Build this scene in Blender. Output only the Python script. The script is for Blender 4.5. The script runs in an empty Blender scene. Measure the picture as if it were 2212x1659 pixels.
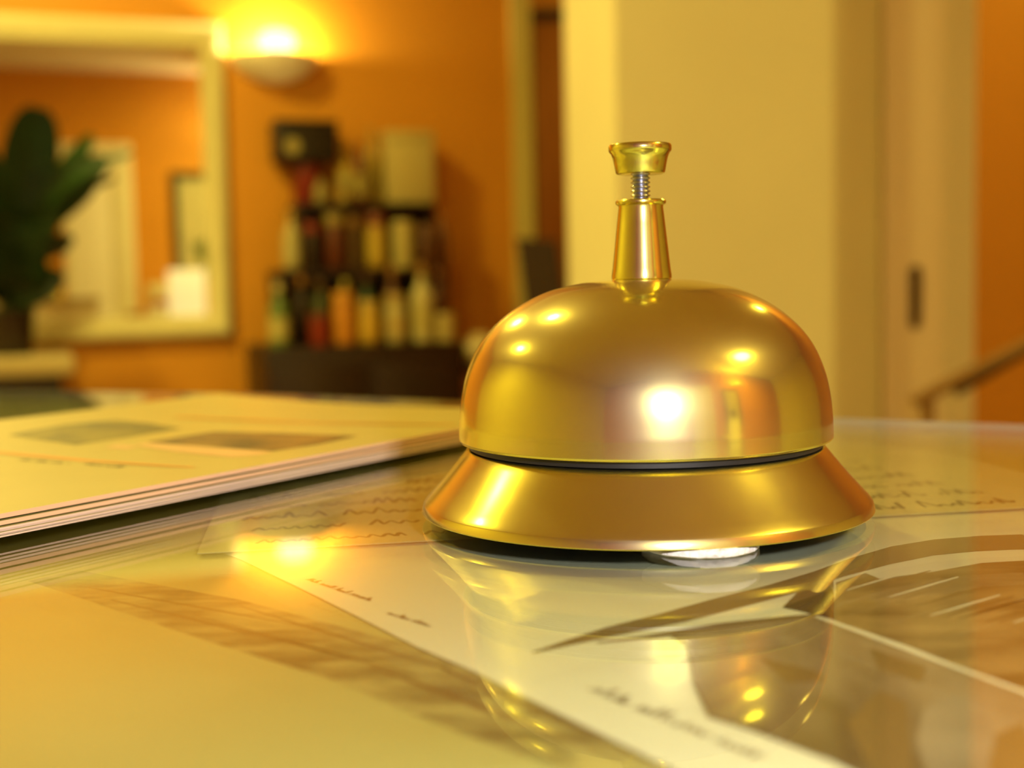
import bpy, bmesh, math, random
from mathutils import Vector, Matrix

# ------------------------------------------------------------------ camera
F_PX, CX, CY = 2800.0, 1106.0, 829.5
PITCH = math.atan(222 / F_PX)
ROLL = math.radians(1.2)
EYE = 1.0943            # height of the lens
ZG = 1.05               # upper face of the counter glass
ZC = ZG - 0.0034        # wooden top of the counter under the glass
sc = bpy.context.scene
COL = sc.collection
FWD = Vector((0, math.cos(PITCH), -math.sin(PITCH)))
UP0 = Vector((0, math.sin(PITCH), math.cos(PITCH)))
RT0 = Vector((1, 0, 0))
RT = RT0 * math.cos(ROLL) - UP0 * math.sin(ROLL)
UP = UP0 * math.cos(ROLL) + RT0 * math.sin(ROLL)
CAM = Vector((0, 0, EYE))
cd = bpy.data.cameras.new('camera')
cam = bpy.data.objects.new('camera', cd)
COL.objects.link(cam)
m = Matrix((RT, UP, -FWD)).transposed().to_4x4()
m.translation = CAM
cam.matrix_world = m
cd.sensor_width = 36
cd.lens = F_PX / 2212 * 36
cd.clip_start = 0.005
cd.clip_end = 50
cd.dof.use_dof = True
cd.dof.focus_distance = 0.222
cd.dof.aperture_fstop = 13.5
sc.camera = cam

# ------------------------------------------------------------------ world, exposure
w = bpy.data.worlds.new('world')
sc.world = w
w.use_nodes = True
w.node_tree.nodes['Background'].inputs[0].default_value = (1, .62, .2, 1)
w.node_tree.nodes['Background'].inputs[1].default_value = 0.0
sc.view_settings.view_transform = 'Standard'
sc.view_settings.look = 'None'
sc.view_settings.gamma = 1
sc.view_settings.use_curve_mapping = False
sc.view_settings.exposure = 0.04
sc.cycles.max_bounces = 10
sc.cycles.diffuse_bounces = 5
sc.cycles.glossy_bounces = 6
sc.cycles.transparent_max_bounces = 24
sc.cycles.sample_clamp_indirect = 6.0
sc.cycles.use_denoising = True
sc.cycles.caustics_reflective = False
sc.cycles.caustics_refractive = False

WARM = (1.0, 0.79, 0.165)
CEIL = 2.79


def light(name, kind, loc, power, color=WARM, size=.1, rot=None, spread=None):
    ld = bpy.data.lights.new(name, kind)
    ld.energy = power
    ld.color = color
    if kind == 'AREA':
        ld.shape = 'DISK'
        ld.size = size
        if spread:
            ld.spread = spread
    else:
        ld.shadow_soft_size = size
    o = bpy.data.objects.new(name, ld)
    o.location = loc
    if rot:
        o.rotation_euler = rot
    COL.objects.link(o)
    return o


# ------------------------------------------------------------------ pixel -> point helpers
def ray(x, y):
    return (FWD * F_PX + RT * (x - CX) - UP * (y - CY)).normalized()


def atz(x, y, z):
    d = ray(x, y)
    return CAM + d * ((z - EYE) / d.z)


def aty(x, y, Y):
    d = ray(x, y)
    return CAM + d * (Y / d.y)


PHI = math.radians(20)
P0 = Vector((-0.946, 4.3, 0))
U = Vector((math.cos(PHI), math.sin(PHI), 0))
N = Vector((math.sin(PHI), -math.cos(PHI), 0))
ROOM = 6.35             # depth of the room from the mirror wall to the wall behind the desk


def W(s, off, z=0.0):
    p = P0 + U * s + N * off
    return Vector((p.x, p.y, z))


def wp(px, py, off):
    d = ray(px, py)
    q = P0 + N * off
    t = (q - CAM).dot(N) / d.dot(N)
    p = CAM + d * t
    return (p - P0).dot(U), p.z


def mirrored(px, py, dist):
    """point of the room seen in the wall mirror, `dist` metres off the mirror wall"""
    d = ray(px, py)
    off = -dist
    q = P0 + N * off
    t = (q - CAM).dot(N) / d.dot(N)
    p = CAM + d * t
    return (p - P0).dot(U), p.z


# ------------------------------------------------------------------ materials
def mat(name, color, rough=.5, metal=0., spec=.5, noise=0., nscale=8., bump=0., bscale=40., coat=0., stretch=None, dark=None):
    mt = bpy.data.materials.new(name)
    mt.use_nodes = True
    nt = mt.node_tree
    b = nt.nodes['Principled BSDF']
    b.inputs['Base Color'].default_value = (*color, 1)
    b.inputs['Roughness'].default_value = rough
    b.inputs['Metallic'].default_value = metal
    b.inputs['Specular IOR Level'].default_value = spec
    b.inputs['Coat Weight'].default_value = coat
    b.inputs['Coat Roughness'].default_value = .14
    if noise or bump:
        tc = nt.nodes.new('ShaderNodeTexCoord')
        mp = nt.nodes.new('ShaderNodeMapping')
        nt.links.new(tc.outputs['Object'], mp.inputs[0])
        if stretch:
            mp.inputs['Scale'].default_value = stretch
    if noise:
        n = nt.nodes.new('ShaderNodeTexNoise')
        n.inputs['Scale'].default_value = nscale
        n.inputs['Detail'].default_value = 5
        nt.links.new(mp.outputs[0], n.inputs['Vector'])
        mx = nt.nodes.new('ShaderNodeMix')
        mx.data_type = 'RGBA'
        rp = nt.nodes.new('ShaderNodeMapRange')
        rp.inputs[1].default_value = .35
        rp.inputs[2].default_value = .65
        nt.links.new(n.outputs['Fac'], rp.inputs[0])
        nt.links.new(rp.outputs[0], mx.inputs[0])
        d = dark or tuple(c * (1 - noise) for c in color)
        mx.inputs[6].default_value = (*d, 1)
        mx.inputs[7].default_value = (*color, 1)
        nt.links.new(mx.outputs[2], b.inputs['Base Color'])
    if bump:
        n2 = nt.nodes.new('ShaderNodeTexNoise')
        n2.inputs['Scale'].default_value = bscale
        n2.inputs['Detail'].default_value = 4
        nt.links.new(mp.outputs[0], n2.inputs['Vector'])
        bp = nt.nodes.new('ShaderNodeBump')
        bp.inputs['Strength'].default_value = bump
        bp.inputs['Distance'].default_value = .002
        nt.links.new(n2.outputs['Fac'], bp.inputs['Height'])
        nt.links.new(bp.outputs[0], b.inputs['Normal'])
    return mt


def emit(name, color, strength):
    mt = bpy.data.materials.new(name)
    mt.use_nodes = True
    b = mt.node_tree.nodes['Principled BSDF']
    b.inputs['Base Color'].default_value = (.8, .8, .8, 1)
    b.inputs['Emission Color'].default_value = (*color, 1)
    b.inputs['Emission Strength'].default_value = strength
    return mt


def sheet_glass(name, tint=(.97, .99, .97)):
    mt = bpy.data.materials.new(name)
    mt.use_nodes = True
    nt = mt.node_tree
    nt.nodes.remove(nt.nodes['Principled BSDF'])
    out = nt.nodes['Material Output']
    tr = nt.nodes.new('ShaderNodeBsdfTransparent')
    tr.inputs[0].default_value = (*tint, 1)
    gl = nt.nodes.new('ShaderNodeBsdfGlossy')
    gl.inputs['Roughness'].default_value = .012
    gl.inputs[0].default_value = (1, 1, 1, 1)
    fr = nt.nodes.new('ShaderNodeFresnel')
    ge = nt.nodes.new('ShaderNodeNewGeometry')
    mr = nt.nodes.new('ShaderNodeMapRange')   # same reflectance from both sides of a face
    mr.inputs[3].default_value = 1.39
    mr.inputs[4].default_value = 1 / 1.39
    nt.links.new(ge.outputs['Backfacing'], mr.inputs[0])
    nt.links.new(mr.outputs[0], fr.inputs[0])
    mx = nt.nodes.new('ShaderNodeMixShader')
    nt.links.new(fr.outputs[0], mx.inputs[0])
    nt.links.new(tr.outputs[0], mx.inputs[1])
    nt.links.new(gl.outputs[0], mx.inputs[2])
    nt.links.new(mx.outputs[0], out.inputs[0])
    return mt


def brass(name, color, r0, r1, aniso=0., brush=None, haze=.12, haze_rough=.4):
    mt = bpy.data.materials.new(name)
    mt.use_nodes = True
    nt = mt.node_tree
    b = nt.nodes['Principled BSDF']
    b.inputs['Metallic'].default_value = 1
    b.inputs['Specular Tint'].default_value = (1, .93, .8, 1)
    tc = nt.nodes.new('ShaderNodeTexCoord')
    mp = nt.nodes.new('ShaderNodeMapping')
    nt.links.new(tc.outputs['Object'], mp.inputs[0])
    if brush:
        mp.inputs['Scale'].default_value = brush
    n = nt.nodes.new('ShaderNodeTexNoise')
    n.inputs['Scale'].default_value = 60
    n.inputs['Detail'].default_value = 6
    nt.links.new(mp.outputs[0], n.inputs['Vector'])
    mr = nt.nodes.new('ShaderNodeMapRange')
    mr.inputs[1].default_value = .3
    mr.inputs[2].default_value = .7
    mr.inputs[3].default_value = r0
    mr.inputs[4].default_value = r1
    nt.links.new(n.outputs['Fac'], mr.inputs[0])
    nt.links.new(mr.outputs[0], b.inputs['Roughness'])
    n2 = nt.nodes.new('ShaderNodeTexNoise')
    n2.inputs['Scale'].default_value = 45
    n2.inputs['Detail'].default_value = 5
    nt.links.new(tc.outputs['Object'], n2.inputs['Vector'])
    mx = nt.nodes.new('ShaderNodeMix')
    mx.data_type = 'RGBA'
    nt.links.new(n2.outputs['Fac'], mx.inputs[0])
    mx.inputs[6].default_value = (color[0] * .86, color[1] * .86, color[2] * .8, 1)
    mx.inputs[7].default_value = (min(1, color[0] * 1.1), min(1, color[1] * 1.1), color[2] * 1.1, 1)
    nt.links.new(mx.outputs[2], b.inputs['Base Color'])
    b.inputs['Anisotropic'].default_value = aniso
    # worn lacquer: part of the surface scatters far more widely
    b2 = nt.nodes.new('ShaderNodeBsdfPrincipled')
    b2.inputs['Metallic'].default_value = 1
    b2.inputs['Roughness'].default_value = haze_rough
    b2.inputs['Base Color'].default_value = (.86, .82, .64, 1)
    ms = nt.nodes.new('ShaderNodeMixShader')
    ms.inputs[0].default_value = haze
    nt.links.new(b.outputs[0], ms.inputs[1])
    nt.links.new(b2.outputs[0], ms.inputs[2])
    nt.links.new(ms.outputs[0], nt.nodes['Material Output'].inputs[0])
    return mt


M = {}
M['brass'] = brass('polished_brass', (.78, .705, .085), .11, .18)
M['brass_base'] = brass('brushed_brass', (.80, .70, .08), .13, .22, haze=.1)
M['brass_small'] = brass('turned_brass', (.78, .73, .1), .1, .18, haze=.06)
M['steel'] = mat('screw_steel', (.46, .48, .6), .25, 1)
M['black'] = mat('black_lacquer', (.012, .011, .013), .4)
M['underside'] = mat('blue_black_underside', (.02, .035, .05), .5)
M['felt'] = mat('white_felt', (.88, .83, .8), .95, noise=.05, nscale=300, bump=.4, bscale=900)
M['orange'] = mat('orange_paint', (.71, .31, .02), .6, noise=.05, nscale=3, bump=.05, bscale=120)
M['cream'] = mat('cream_paint', (.86, .82, .62), .5, noise=.03, nscale=5)
M['cream_wall'] = mat('cream_wall_paint', (.84, .81, .55), .6, noise=.04, nscale=4)
M['rose_cream'] = mat('rosy_cream_paint', (.84, .73, .55), .5)
M['ceiling'] = mat('ceiling_paint', (.9, .87, .7), .8, noise=.03, nscale=3)
M['frame'] = mat('frame_paint', (.74, .68, .36), .45, noise=.06, nscale=20)
M['mirror'] = mat('mirror_silver', (.9, .9, .84), .0, 1)
M['olive'] = mat('shaded_cream_trim', (.66, .6, .2), .5)  # cream casing in shade; the shade is put into this darker colour
M['plaster'] = mat('sconce_plaster', (.84, .79, .62), .6)
_b = M['plaster'].node_tree.nodes['Principled BSDF']
_t = M['plaster'].node_tree.nodes.new('ShaderNodeBsdfTranslucent')
_t.inputs[0].default_value = (.85, .8, .62, 1)
_m = M['plaster'].node_tree.nodes.new('ShaderNodeMixShader')
_m.inputs[0].default_value = .05
M['plaster'].node_tree.links.new(_b.outputs[0], _m.inputs[1])
M['plaster'].node_tree.links.new(_t.outputs[0], _m.inputs[2])
M['plaster'].node_tree.links.new(_m.outputs[0], M['plaster'].node_tree.nodes['Material Output'].inputs[0])
M['bulb'] = emit('bulb_glow', (1, .9, .58), 1.5)
M['lampglow'] = emit('lamp_diffuser', (1, .72, .25), 7)
M['darkwood'] = mat('dark_mahogany', (.02, .0045, .003), .4, noise=.5, nscale=6, stretch=(1, 1, 12))
M['doorwood'] = mat('orange_brown_door', (.42, .16, .02), .45, noise=.2, nscale=6, stretch=(6, 6, 1))
M['railwood'] = mat('rail_oak', (.27, .15, .045), .4, noise=.2, nscale=8, stretch=(1, 8, 8))
M['floorwood'] = mat('floor_boards', (.30, .15, .055), .4, noise=.4, nscale=3, stretch=(1, 9, 1))
M['countertop'] = mat('counter_veneer', (.5, .4, .2), .5, noise=.15, nscale=5, stretch=(1, 8, 1))
M['glass'] = sheet_glass('counter_glass')
M['glassedge'] = mat('ground_glass_edge', (.72, .78, .66), .25)
M['leaf'] = mat('leaf_green', (.010, .036, .007), .35, noise=.5, nscale=9)
M['leaf2'] = mat('young_leaf_green', (.05, .14, .03), .35, noise=.3, nscale=9)
M['stem'] = mat('stem_green', (.05, .09, .02), .5)
M['soil'] = mat('soil', (.03, .02, .012), .95, noise=.5, nscale=60)
M['pot'] = mat('dark_pot', (.018, .008, .006), .35)
M['map'] = mat('olive_paper', (.41, .39, .135), .6, noise=.2, nscale=9, dark=(.38, .30, .065))
M['paper'] = mat('ivory_paper', (.70, .69, .50), .6, noise=.05, nscale=20)
M['paper2'] = mat('handwriting_paper', (.56, .50, .24), .6, noise=.08, nscale=30)
M['ink'] = mat('dark_ink', (.05, .04, .02), .7)
M['inkbrown'] = mat('brown_ink', (.14, .08, .018), .7)
M['sepia'] = mat('sepia_print', (.29, .20, .075), .6, noise=.5, nscale=110, dark=(.08, .045, .012), stretch=(.5, 1.2, 1))
M['sepia2'] = mat('sepia_photo', (.30, .225, .125), .6, noise=.5, nscale=38, dark=(.07, .042, .016), stretch=(1.5, .7, 1))
M['sepialight'] = mat('pale_sepia_print', (.25, .195, .115), .6, noise=.3, nscale=60)
M['mapink'] = mat('map_lettering', (.36, .31, .1), .6, noise=.5, nscale=330, dark=(.12, .085, .022), stretch=(.3, .8, 1))
M['broch'] = mat('brochure_cover', (.62, .57, .21), .36, noise=.06, nscale=18, coat=.1)
M['brochedge'] = mat('brochure_edge', (.82, .52, .36), .6)
M['brochpaper'] = mat('brochure_sheet', (.80, .60, .54), .6)
M['photo_green'] = mat('printed_landscape', (.26, .22, .03), .5, noise=.6, nscale=70, dark=(.06, .06, .015))
M['photo_brown'] = mat('printed_building', (.32, .17, .03), .5, noise=.6, nscale=70, dark=(.07, .04, .012))
M['orangeink'] = mat('orange_ink', (.78, .36, .05), .4)
M['pinkink'] = mat('pink_ink', (.80, .55, .28), .4, noise=.1, nscale=40)
M['glow_box'] = emit('added_glow_white', (1, .84, .42), .55)  # emission added to brighten the white box, not a known light source
M['white'] = mat('white_card', (.95, .93, .86), .5)
M['red'] = mat('red_gloss', (.5, .03, .02), .35)
M['slate'] = mat('dark_slate', (.045, .022, .01), .6)
M['latch'] = mat('bronze_latch', (.10, .06, .02), .4, .6)
M['picframe'] = mat('olive_black_frame', (.06, .05, .02), .4)
M['picmat'] = mat('picture_print', (.62, .58, .34), .6, noise=.15, nscale=6)
M['picgreen'] = mat('picture_foliage', (.15, .18, .05), .6)
M['cabinet'] = mat('desk_cabinet_paint', (.55, .26, .03), .5)


def cmat(c, rough=.35):
    key = 'c%.2f_%.2f_%.2f' % c
    if key not in M:
        M[key] = mat('goods_colour', tuple(v * .72 for v in c), rough)
    return M[key]


# ------------------------------------------------------------------ mesh helpers
def finish(name, bm, mats, parent=None, smooth=True, angle=35, loc=None, rotz=0):
    me = bpy.data.meshes.new(name)
    bmesh.ops.recalc_face_normals(bm, faces=bm.faces)
    bm.to_mesh(me)
    bm.free()
    for x in (mats if isinstance(mats, (list, tuple)) else [mats]):
        me.materials.append(x)
    if smooth:
        me.polygons.foreach_set('use_smooth', [True] * len(me.polygons))
        me.set_sharp_from_angle(angle=math.radians(angle))
    o = bpy.data.objects.new(name, me)
    COL.objects.link(o)
    if parent:
        o.parent = parent
    if loc is not None:
        o.location = loc
        o.rotation_euler.z = rotz
    return o


def tag(o, label=None, cat=None, group=None, kind=None):
    if label:
        o['label'] = label
    if cat:
        o['category'] = cat
    if group:
        o['group'] = group
    if kind:
        o['kind'] = kind
    return o


def empty(name, loc, label, cat, group=None, rotz=0):
    o = bpy.data.objects.new(name, None)
    COL.objects.link(o)
    o.location = loc
    o.rotation_euler.z = rotz
    o.empty_display_size = .02
    return tag(o, label, cat, group)


def box(bm, x0, x1, y0, y1, z0, z1, mi=0, bev=0.0):
    vs = [bm.verts.new((x, y, z)) for x in (x0, x1) for y in (y0, y1) for z in (z0, z1)]
    fs = []
    for q in ((0, 1, 3, 2), (4, 6, 7, 5), (0, 4, 5, 1), (2, 3, 7, 6), (0, 2, 6, 4), (1, 5, 7, 3)):
        f = bm.faces.new([vs[i] for i in q])
        f.material_index = mi
        fs.append(f)
    if bev:
        es = list({e for f in fs for e in f.edges})
        r = bmesh.ops.bevel(bm, geom=es, offset=bev, segments=2, affect='EDGES', profile=.5)
        for f in r['faces']:
            f.material_index = mi
    return vs


def prism(bm, pts, z0, z1, mi=0, mi_side=None):
    """vertical prism on a plan polygon"""
    a = [bm.verts.new((p[0], p[1], z0)) for p in pts]
    b = [bm.verts.new((p[0], p[1], z1)) for p in pts]
    n = len(pts)
    f = bm.faces.new(b)
    f.material_index = mi
    f = bm.faces.new(a[::-1])
    f.material_index = mi if mi_side is None else mi_side
    for i in range(n):
        f = bm.faces.new((a[i], a[(i + 1) % n], b[(i + 1) % n], b[i]))
        f.material_index = mi if mi_side is None else mi_side
    return a, b


def lathe(bm, prof, seg=48, mi=0, cx=0, cy=0, close_top=True, close_bot=True, a0=0, a1=2 * math.pi):
    full = abs(a1 - a0 - 2 * math.pi) < 1e-6
    k = seg if full else seg + 1
    rings = []
    for r, z in prof:
        if r < 1e-7:
            rings.append([bm.verts.new((cx, cy, z))])
        else:
            rings.append([bm.verts.new((cx + r * math.cos(a0 + (a1 - a0) * i / seg), cy + r * math.sin(a0 + (a1 - a0) * i / seg), z)) for i in range(k)])
    for A, B in zip(rings, rings[1:]):
        for i in range(seg):
            j = (i + 1) % k
            if len(A) == 1 and len(B) == 1:
                continue
            if len(A) == 1:
                f = bm.faces.new((A[0], B[i], B[j]))
            elif len(B) == 1:
                f = bm.faces.new((A[i], A[j], B[0]))
            else:
                f = bm.faces.new((A[i], A[j], B[j], B[i]))
            f.material_index = mi
    if full:
        if close_bot and len(rings[0]) > 1:
            bm.faces.new(rings[0][::-1]).material_index = mi
        if close_top and len(rings[-1]) > 1:
            bm.faces.new(rings[-1]).material_index = mi
    return rings


def tube(bm, pts, r, seg=10, mi=0):
    pts = [Vector(p) for p in pts]
    rs = r if isinstance(r, (list, tuple)) else [r] * len(pts)
    rings = []
    prev = None
    for i, p in enumerate(pts):
        t = (pts[min(i + 1, len(pts) - 1)] - pts[max(i - 1, 0)]).normalized()
        if prev is None:
            a = t.orthogonal().normalized()
        else:
            a = (prev - t * prev.dot(t)).normalized()
        prev = a
        b = t.cross(a)
        rings.append([bm.verts.new(p + (a * math.cos(2 * math.pi * k / seg) + b * math.sin(2 * math.pi * k / seg)) * rs[i]) for k in range(seg)])
    for A, B in zip(rings, rings[1:]):
        for k in range(seg):
            bm.faces.new((A[k], A[(k + 1) % seg], B[(k + 1) % seg], B[k])).material_index = mi
    bm.faces.new(rings[0][::-1]).material_index = mi
    bm.faces.new(rings[-1]).material_index = mi


def spline(P, n):
    out = []
    P = [Vector(p) for p in P]
    for i in range(len(P) - 1):
        a, b, d, e = P[max(i - 1, 0)], P[i], P[i + 1], P[min(i + 2, len(P) - 1)]
        for k in range(n):
            s = k / n
            out.append(.5 * ((2 * b) + (-a + d) * s + (2 * a - 5 * b + 4 * d - e) * s * s + (-a + 3 * b - 3 * d + e) * s ** 3))
    out.append(P[-1])
    return out


def poly(bm, pts, mi=0):
    f = bm.faces.new([bm.verts.new(p) for p in pts])
    f.material_index = mi
    return f


def flat(pxs, z):
    """outline on a horizontal surface"""
    return [atz(x, y, z) for x, y in pxs]


def slab(bm, pts, z0, z1, mi=0):
    prism(bm, pts, z0, z1, mi)


# ================================================================== SETTING
def wallbox(name, s0, s1, o0, o1, z0, z1, m_, kind='structure'):
    bm = bmesh.new()
    box(bm, s0, s1, -o1, -o0, z0, z1)
    o = finish(name, bm, m_, smooth=False, loc=P0, rotz=PHI)
    tag(o, kind=kind)
    return o


bm = bmesh.new()
box(bm, -5.2, 5.2, -4.6, 8.2, -.1, 0)
tag(finish('floor', bm, M['floorwood'], smooth=False), kind='structure')
bm = bmesh.new()
box(bm, -5.2, 5.2, -4.6, 8.2, CEIL, CEIL + .1)
tag(finish('ceiling', bm, M['ceiling'], smooth=False), kind='structure')

S_END, _ = wp(1112, 600, 0)
wallbox('wall_back', -3.0, S_END - .0, -.14, 0, 0, CEIL, M['orange'])
wallbox('wall_left', -3.12, -3.0, -.14, ROOM, 0, CEIL, M['cream_wall'])
wallbox('wall_desk', -3.12, 5.2, ROOM, ROOM + .12, 0, CEIL, M['orange'])
# casing at the end of the mirror wall
s1, _ = wp(1154, 600, 0)
wallbox('trim_1', S_END, s1, -.15, .015, 0, CEIL, M['olive'])
# hall behind the opening
bm = bmesh.new()
box(bm, -.6, 2.4, 6.6, 6.72, 0, CEIL)
tag(finish('wall_hall', bm, M['orange'], smooth=False), kind='structure')
bm = bmesh.new()
box(bm, -.72, -.6, 4.6, 6.72, 0, CEIL)
tag(finish('wall_hall_left', bm, M['orange'], smooth=False), kind='structure')
bm = bmesh.new()
box(bm, 2.4, 2.52, 3.52, 6.72, 0, CEIL)
tag(finish('wall_hall_right', bm, M['orange'], smooth=False), kind='structure')
bm = bmesh.new()
box(bm, 4.6, 4.72, -4.0, 3.5, 0, CEIL)
tag(finish('wall_right', bm, M['cream_wall'], smooth=False), kind='structure')
# door in the hall
a = aty(1150, 45, 6.58)
b = aty(1226, 45, 6.58)
door = empty('door_1', (a.x, 6.6, 0), None, None)
tag(door, kind='structure')
bm = bmesh.new()
wd = .8
box(bm, .0, wd, -.03, 0, 0, a.z, bev=.003)
for k in range(2):
    for j, (z0, z1) in enumerate(((.15, .95), (1.08, a.z - .12))):
        box(bm, .1 + k * .34, .36 + k * .34, -.038, -.03, z0, z1, bev=.003)
finish('panel', bm, M['doorwood'], door)
bm = bmesh.new()
box(bm, -.03, 0, -.045, 0, 0, a.z + .05)
box(bm, wd, wd + .06, -.045, 0, 0, a.z + .05)
box(bm, 0, wd, -.045, 0, a.z, a.z + .05)
finish('door_frame', bm, M['darkwood'], door, smooth=False)

# cream pier beside the counter: left side, front, angled return
PIER = [aty(1228, 600, 3.05), aty(1337, 600, 2.5), aty(1800, 600, 2.5), aty(1905, 600, 2.66)]
pts = [(p.x, p.y) for p in PIER] + [(PIER[3].x, 3.05)]
bm = bmesh.new()
prism(bm, pts, 0, CEIL)
tag(finish('wall_pier', bm, M['cream_wall'], smooth=False), kind='structure')
# door edge with its latch, standing in the opening on the right
x0 = aty(1908, 600, 2.64).x
x1 = aty(2036, 600, 2.64).x
x2 = aty(2106, 600, 2.74).x
d2 = empty('door_2', (x0 + .001, 2.64, 0), None, None)
tag(d2, kind='structure')
bm = bmesh.new()
box(bm, 0, x1 - x0, 0, .7, 0, 2.6, bev=.002)
finish('door_leaf', bm, M['rose_cream'], d2)
lp = aty(1976, 642, 2.64)
lt = aty(1976, 572, 2.64)
lb = aty(1976, 708, 2.64)
bm = bmesh.new()
hw = .0115
ring = []
for k in range(24):
    t = 2 * math.pi * k / 24
    zz = (lt.z - lb.z) / 2
    ring.append((lp.x - x0 + hw * math.cos(t), lp.z + (zz - hw) * (1 if math.sin(t) >= 0 else -1) + hw * math.sin(t)))
va = [bm.verts.new((p[0], -.005, p[1])) for p in ring]
vb = [bm.verts.new((p[0] * .8 + (lp.x - x0) * .2, -.001, (p[1] - lp.z) * .9 + lp.z)) for p in ring]
vc = [bm.verts.new((p[0], .001, p[1])) for p in ring]
bm.faces.new(vb)
for k in range(24):
    j = (k + 1) % 24
    bm.faces.new((va[k], va[j], vb[j], vb[k]))
    bm.faces.new((vc[k], vc[j], va[j], va[k]))
finish('latch_plate', bm, M['latch'], d2)
bm = bmesh.new()
prism(bm, [(x1 + .002, 2.70), (x2, 2.74), (x2, 3.4), (x1 + .002, 3.4)], 0, CEIL)
tag(finish('trim_2', bm, M['cream'], smooth=False), kind='structure')
bm = bmesh.new()
box(bm, PIER[3].x + .02, 4.6, 3.4, 3.52, 0, CEIL)
tag(finish('wall_stair', bm, M['orange'], smooth=False), kind='structure')
# baseboards
wallbox('baseboard_back', -2.98, S_END, .001, .02, 0, .14, M['cream'])

# ================================================================== LAMPS
# wall sconce: an open half bowl of plaster
s, z = wp(590, 122, .0)
sconce = empty('wall_sconce', W(s, 0, z), 'half-bowl plaster wall sconce shining up the orange wall beside the mirror', 'lamp', rotz=PHI)


def sconce_parts(root, tilt=0):
    R = .145
    bm = bmesh.new()
    out_, in_ = [], []
    for k in range(10):
        t = k / 9 * math.pi / 2
        out_.append((max(1e-8, R * math.sin(t)) if k else 0, -.088 * math.cos(t)))
    prof = out_ + [(R - .008, .0)] + [((R - .008) * math.sin((9 - k) / 9 * math.pi / 2), -.080 * math.cos((9 - k) / 9 * math.pi / 2)) for k in range(1, 9)] + [(0, -.08)]
    lathe(bm, prof, 32, a0=math.pi, a1=2 * math.pi)
    finish('bowl', bm, M['plaster'], root)
    bm = bmesh.new()
    box(bm, -R * .5, R * .5, -.006, -.0005, -.07, -.004)
    finish('back_plate', bm, M['plaster'], root)
    bm = bmesh.new()
    lathe(bm, [(0, -.03), (.02, -.027), (.036, -.012), (.04, .008), (.034, .026), (.02, .037), (0, .04)], 24)
    bmesh.ops.scale(bm, verts=bm.verts, vec=(1.45, .7, 1.0))
    bmesh.ops.translate(bm, verts=bm.verts, vec=(0, -.095, .03))
    finish('bulb', bm, M['bulb'], root)


sconce_parts(sconce)
lp_ = W(s, .055, z - .004)
light('sconce_light', 'POINT', lp_, 15, (1, .80, .34), .02)
# second sconce on the wall behind the desk
d = Vector((.584, -.678, .446))
st = Vector((.03, .235, 1.08))
t = (ROOM - (st - P0).dot(N)) / d.dot(N)
q = st + d * t
s2 = (q - P0).dot(U) + .75
sc2 = empty('wall_sconce', W(s2, ROOM, q.z), 'half-bowl plaster wall sconce on the wall behind the desk', 'lamp', rotz=PHI + math.pi)
sconce_parts(sc2)
light('sconce_light', 'POINT', W(s2, ROOM - .045, q.z - .012), 26, (1, .78, .3), .02)


def ceiling_lamp(x, y, r, power, label, glow='lampglow'):
    root = empty('ceiling_lamp', (x, y, CEIL), label, 'lamp', 'round ceiling lamps')
    bm = bmesh.new()
    lathe(bm, [(r * 1.12, -.001), (r * 1.14, -.02), (r * 1.02, -.035), (r, -.03), (r * .98, -.001)], 40, close_top=False, close_bot=False)
    finish('rim', bm, M['plaster'], root)
    bm = bmesh.new()
    lathe(bm, [(r * .97, -.028), (r * .8, -.045), (r * .45, -.06), (0, -.064)], 40, close_bot=False)
    finish('diffuser', bm, M[glow], root)
    light('ceiling_lamp_light', 'AREA', (x, y, CEIL - .08), power, WARM, r * 1.7)


ceiling_lamp(1.95, -.32, .28, 38, 'broad round ceiling lamp over the right end of the desk')
ceiling_lamp(-.78, 1.5, .07, 20, 'small round ceiling lamp over the middle of the room')
ceiling_lamp(-1.95, 1.25, .12, 28, 'small round ceiling lamp near the left wall')
ceiling_lamp(1.62, 3.0, .06, 9, 'small round ceiling lamp over the stairs')
ceiling_lamp(-1.3, 2.95, .1, 36, 'added unseen ceiling lamp in front of the mirror wall, brightening the pier')  # added lamp out of view, brightens the left side of the cream pier
ceiling_lamp(.9, 5.6, .1, 16, 'round ceiling lamp in the hall')
# flash of the camera, up and right of the lens
fl = light('camera_flash', 'AREA', (.057, -.02, EYE + .042), .8, (1, .96, .92), .016)
fl.rotation_euler = (math.radians(80), 0, 0)
fl.data.shape = 'RECTANGLE'
fl.data.size = .02
fl.data.size_y = .014

# ================================================================== COUNTER
EB = Vector((.866, -.5, 0))      # along the counter
NB = Vector((.5, .866, 0))
back_px = [(-330, 830), (0, 842), (560, 851), (1000, 867), (1400, 884), (1810, 903), (2212, 917), (2330, 921)]
back = [atz(x, y, ZG) for x, y in back_px]
front = [Vector((.30, .285, ZG)), Vector((.30, -.22, ZG)), Vector((-.62, -.05, ZG)), Vector((-.70, .88, ZG))]
OUT = [(p.x, p.y) for p in back + front]


def inset(pts, d):
    c = Vector((sum(p[0] for p in pts) / len(pts), sum(p[1] for p in pts) / len(pts)))
    out = []
    for p in pts:
        v = Vector(p) - c
        out.append(tuple(c + v * (1 - d / v.length)))
    return out


counter = empty('reception_counter', (0, 0, 0), 'cream reception counter carrying the glass sheet, papers and bell', 'counter')
bm = bmesh.new()
prism(bm, inset(OUT, .004), ZC - .03, ZC)
finish('worktop', bm, M['countertop'], counter, smooth=False)
bm = bmesh.new()
prism(bm, inset(OUT, .03), 0.0, ZC - .03)
finish('body', bm, M['cream'], counter, smooth=False)

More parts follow.
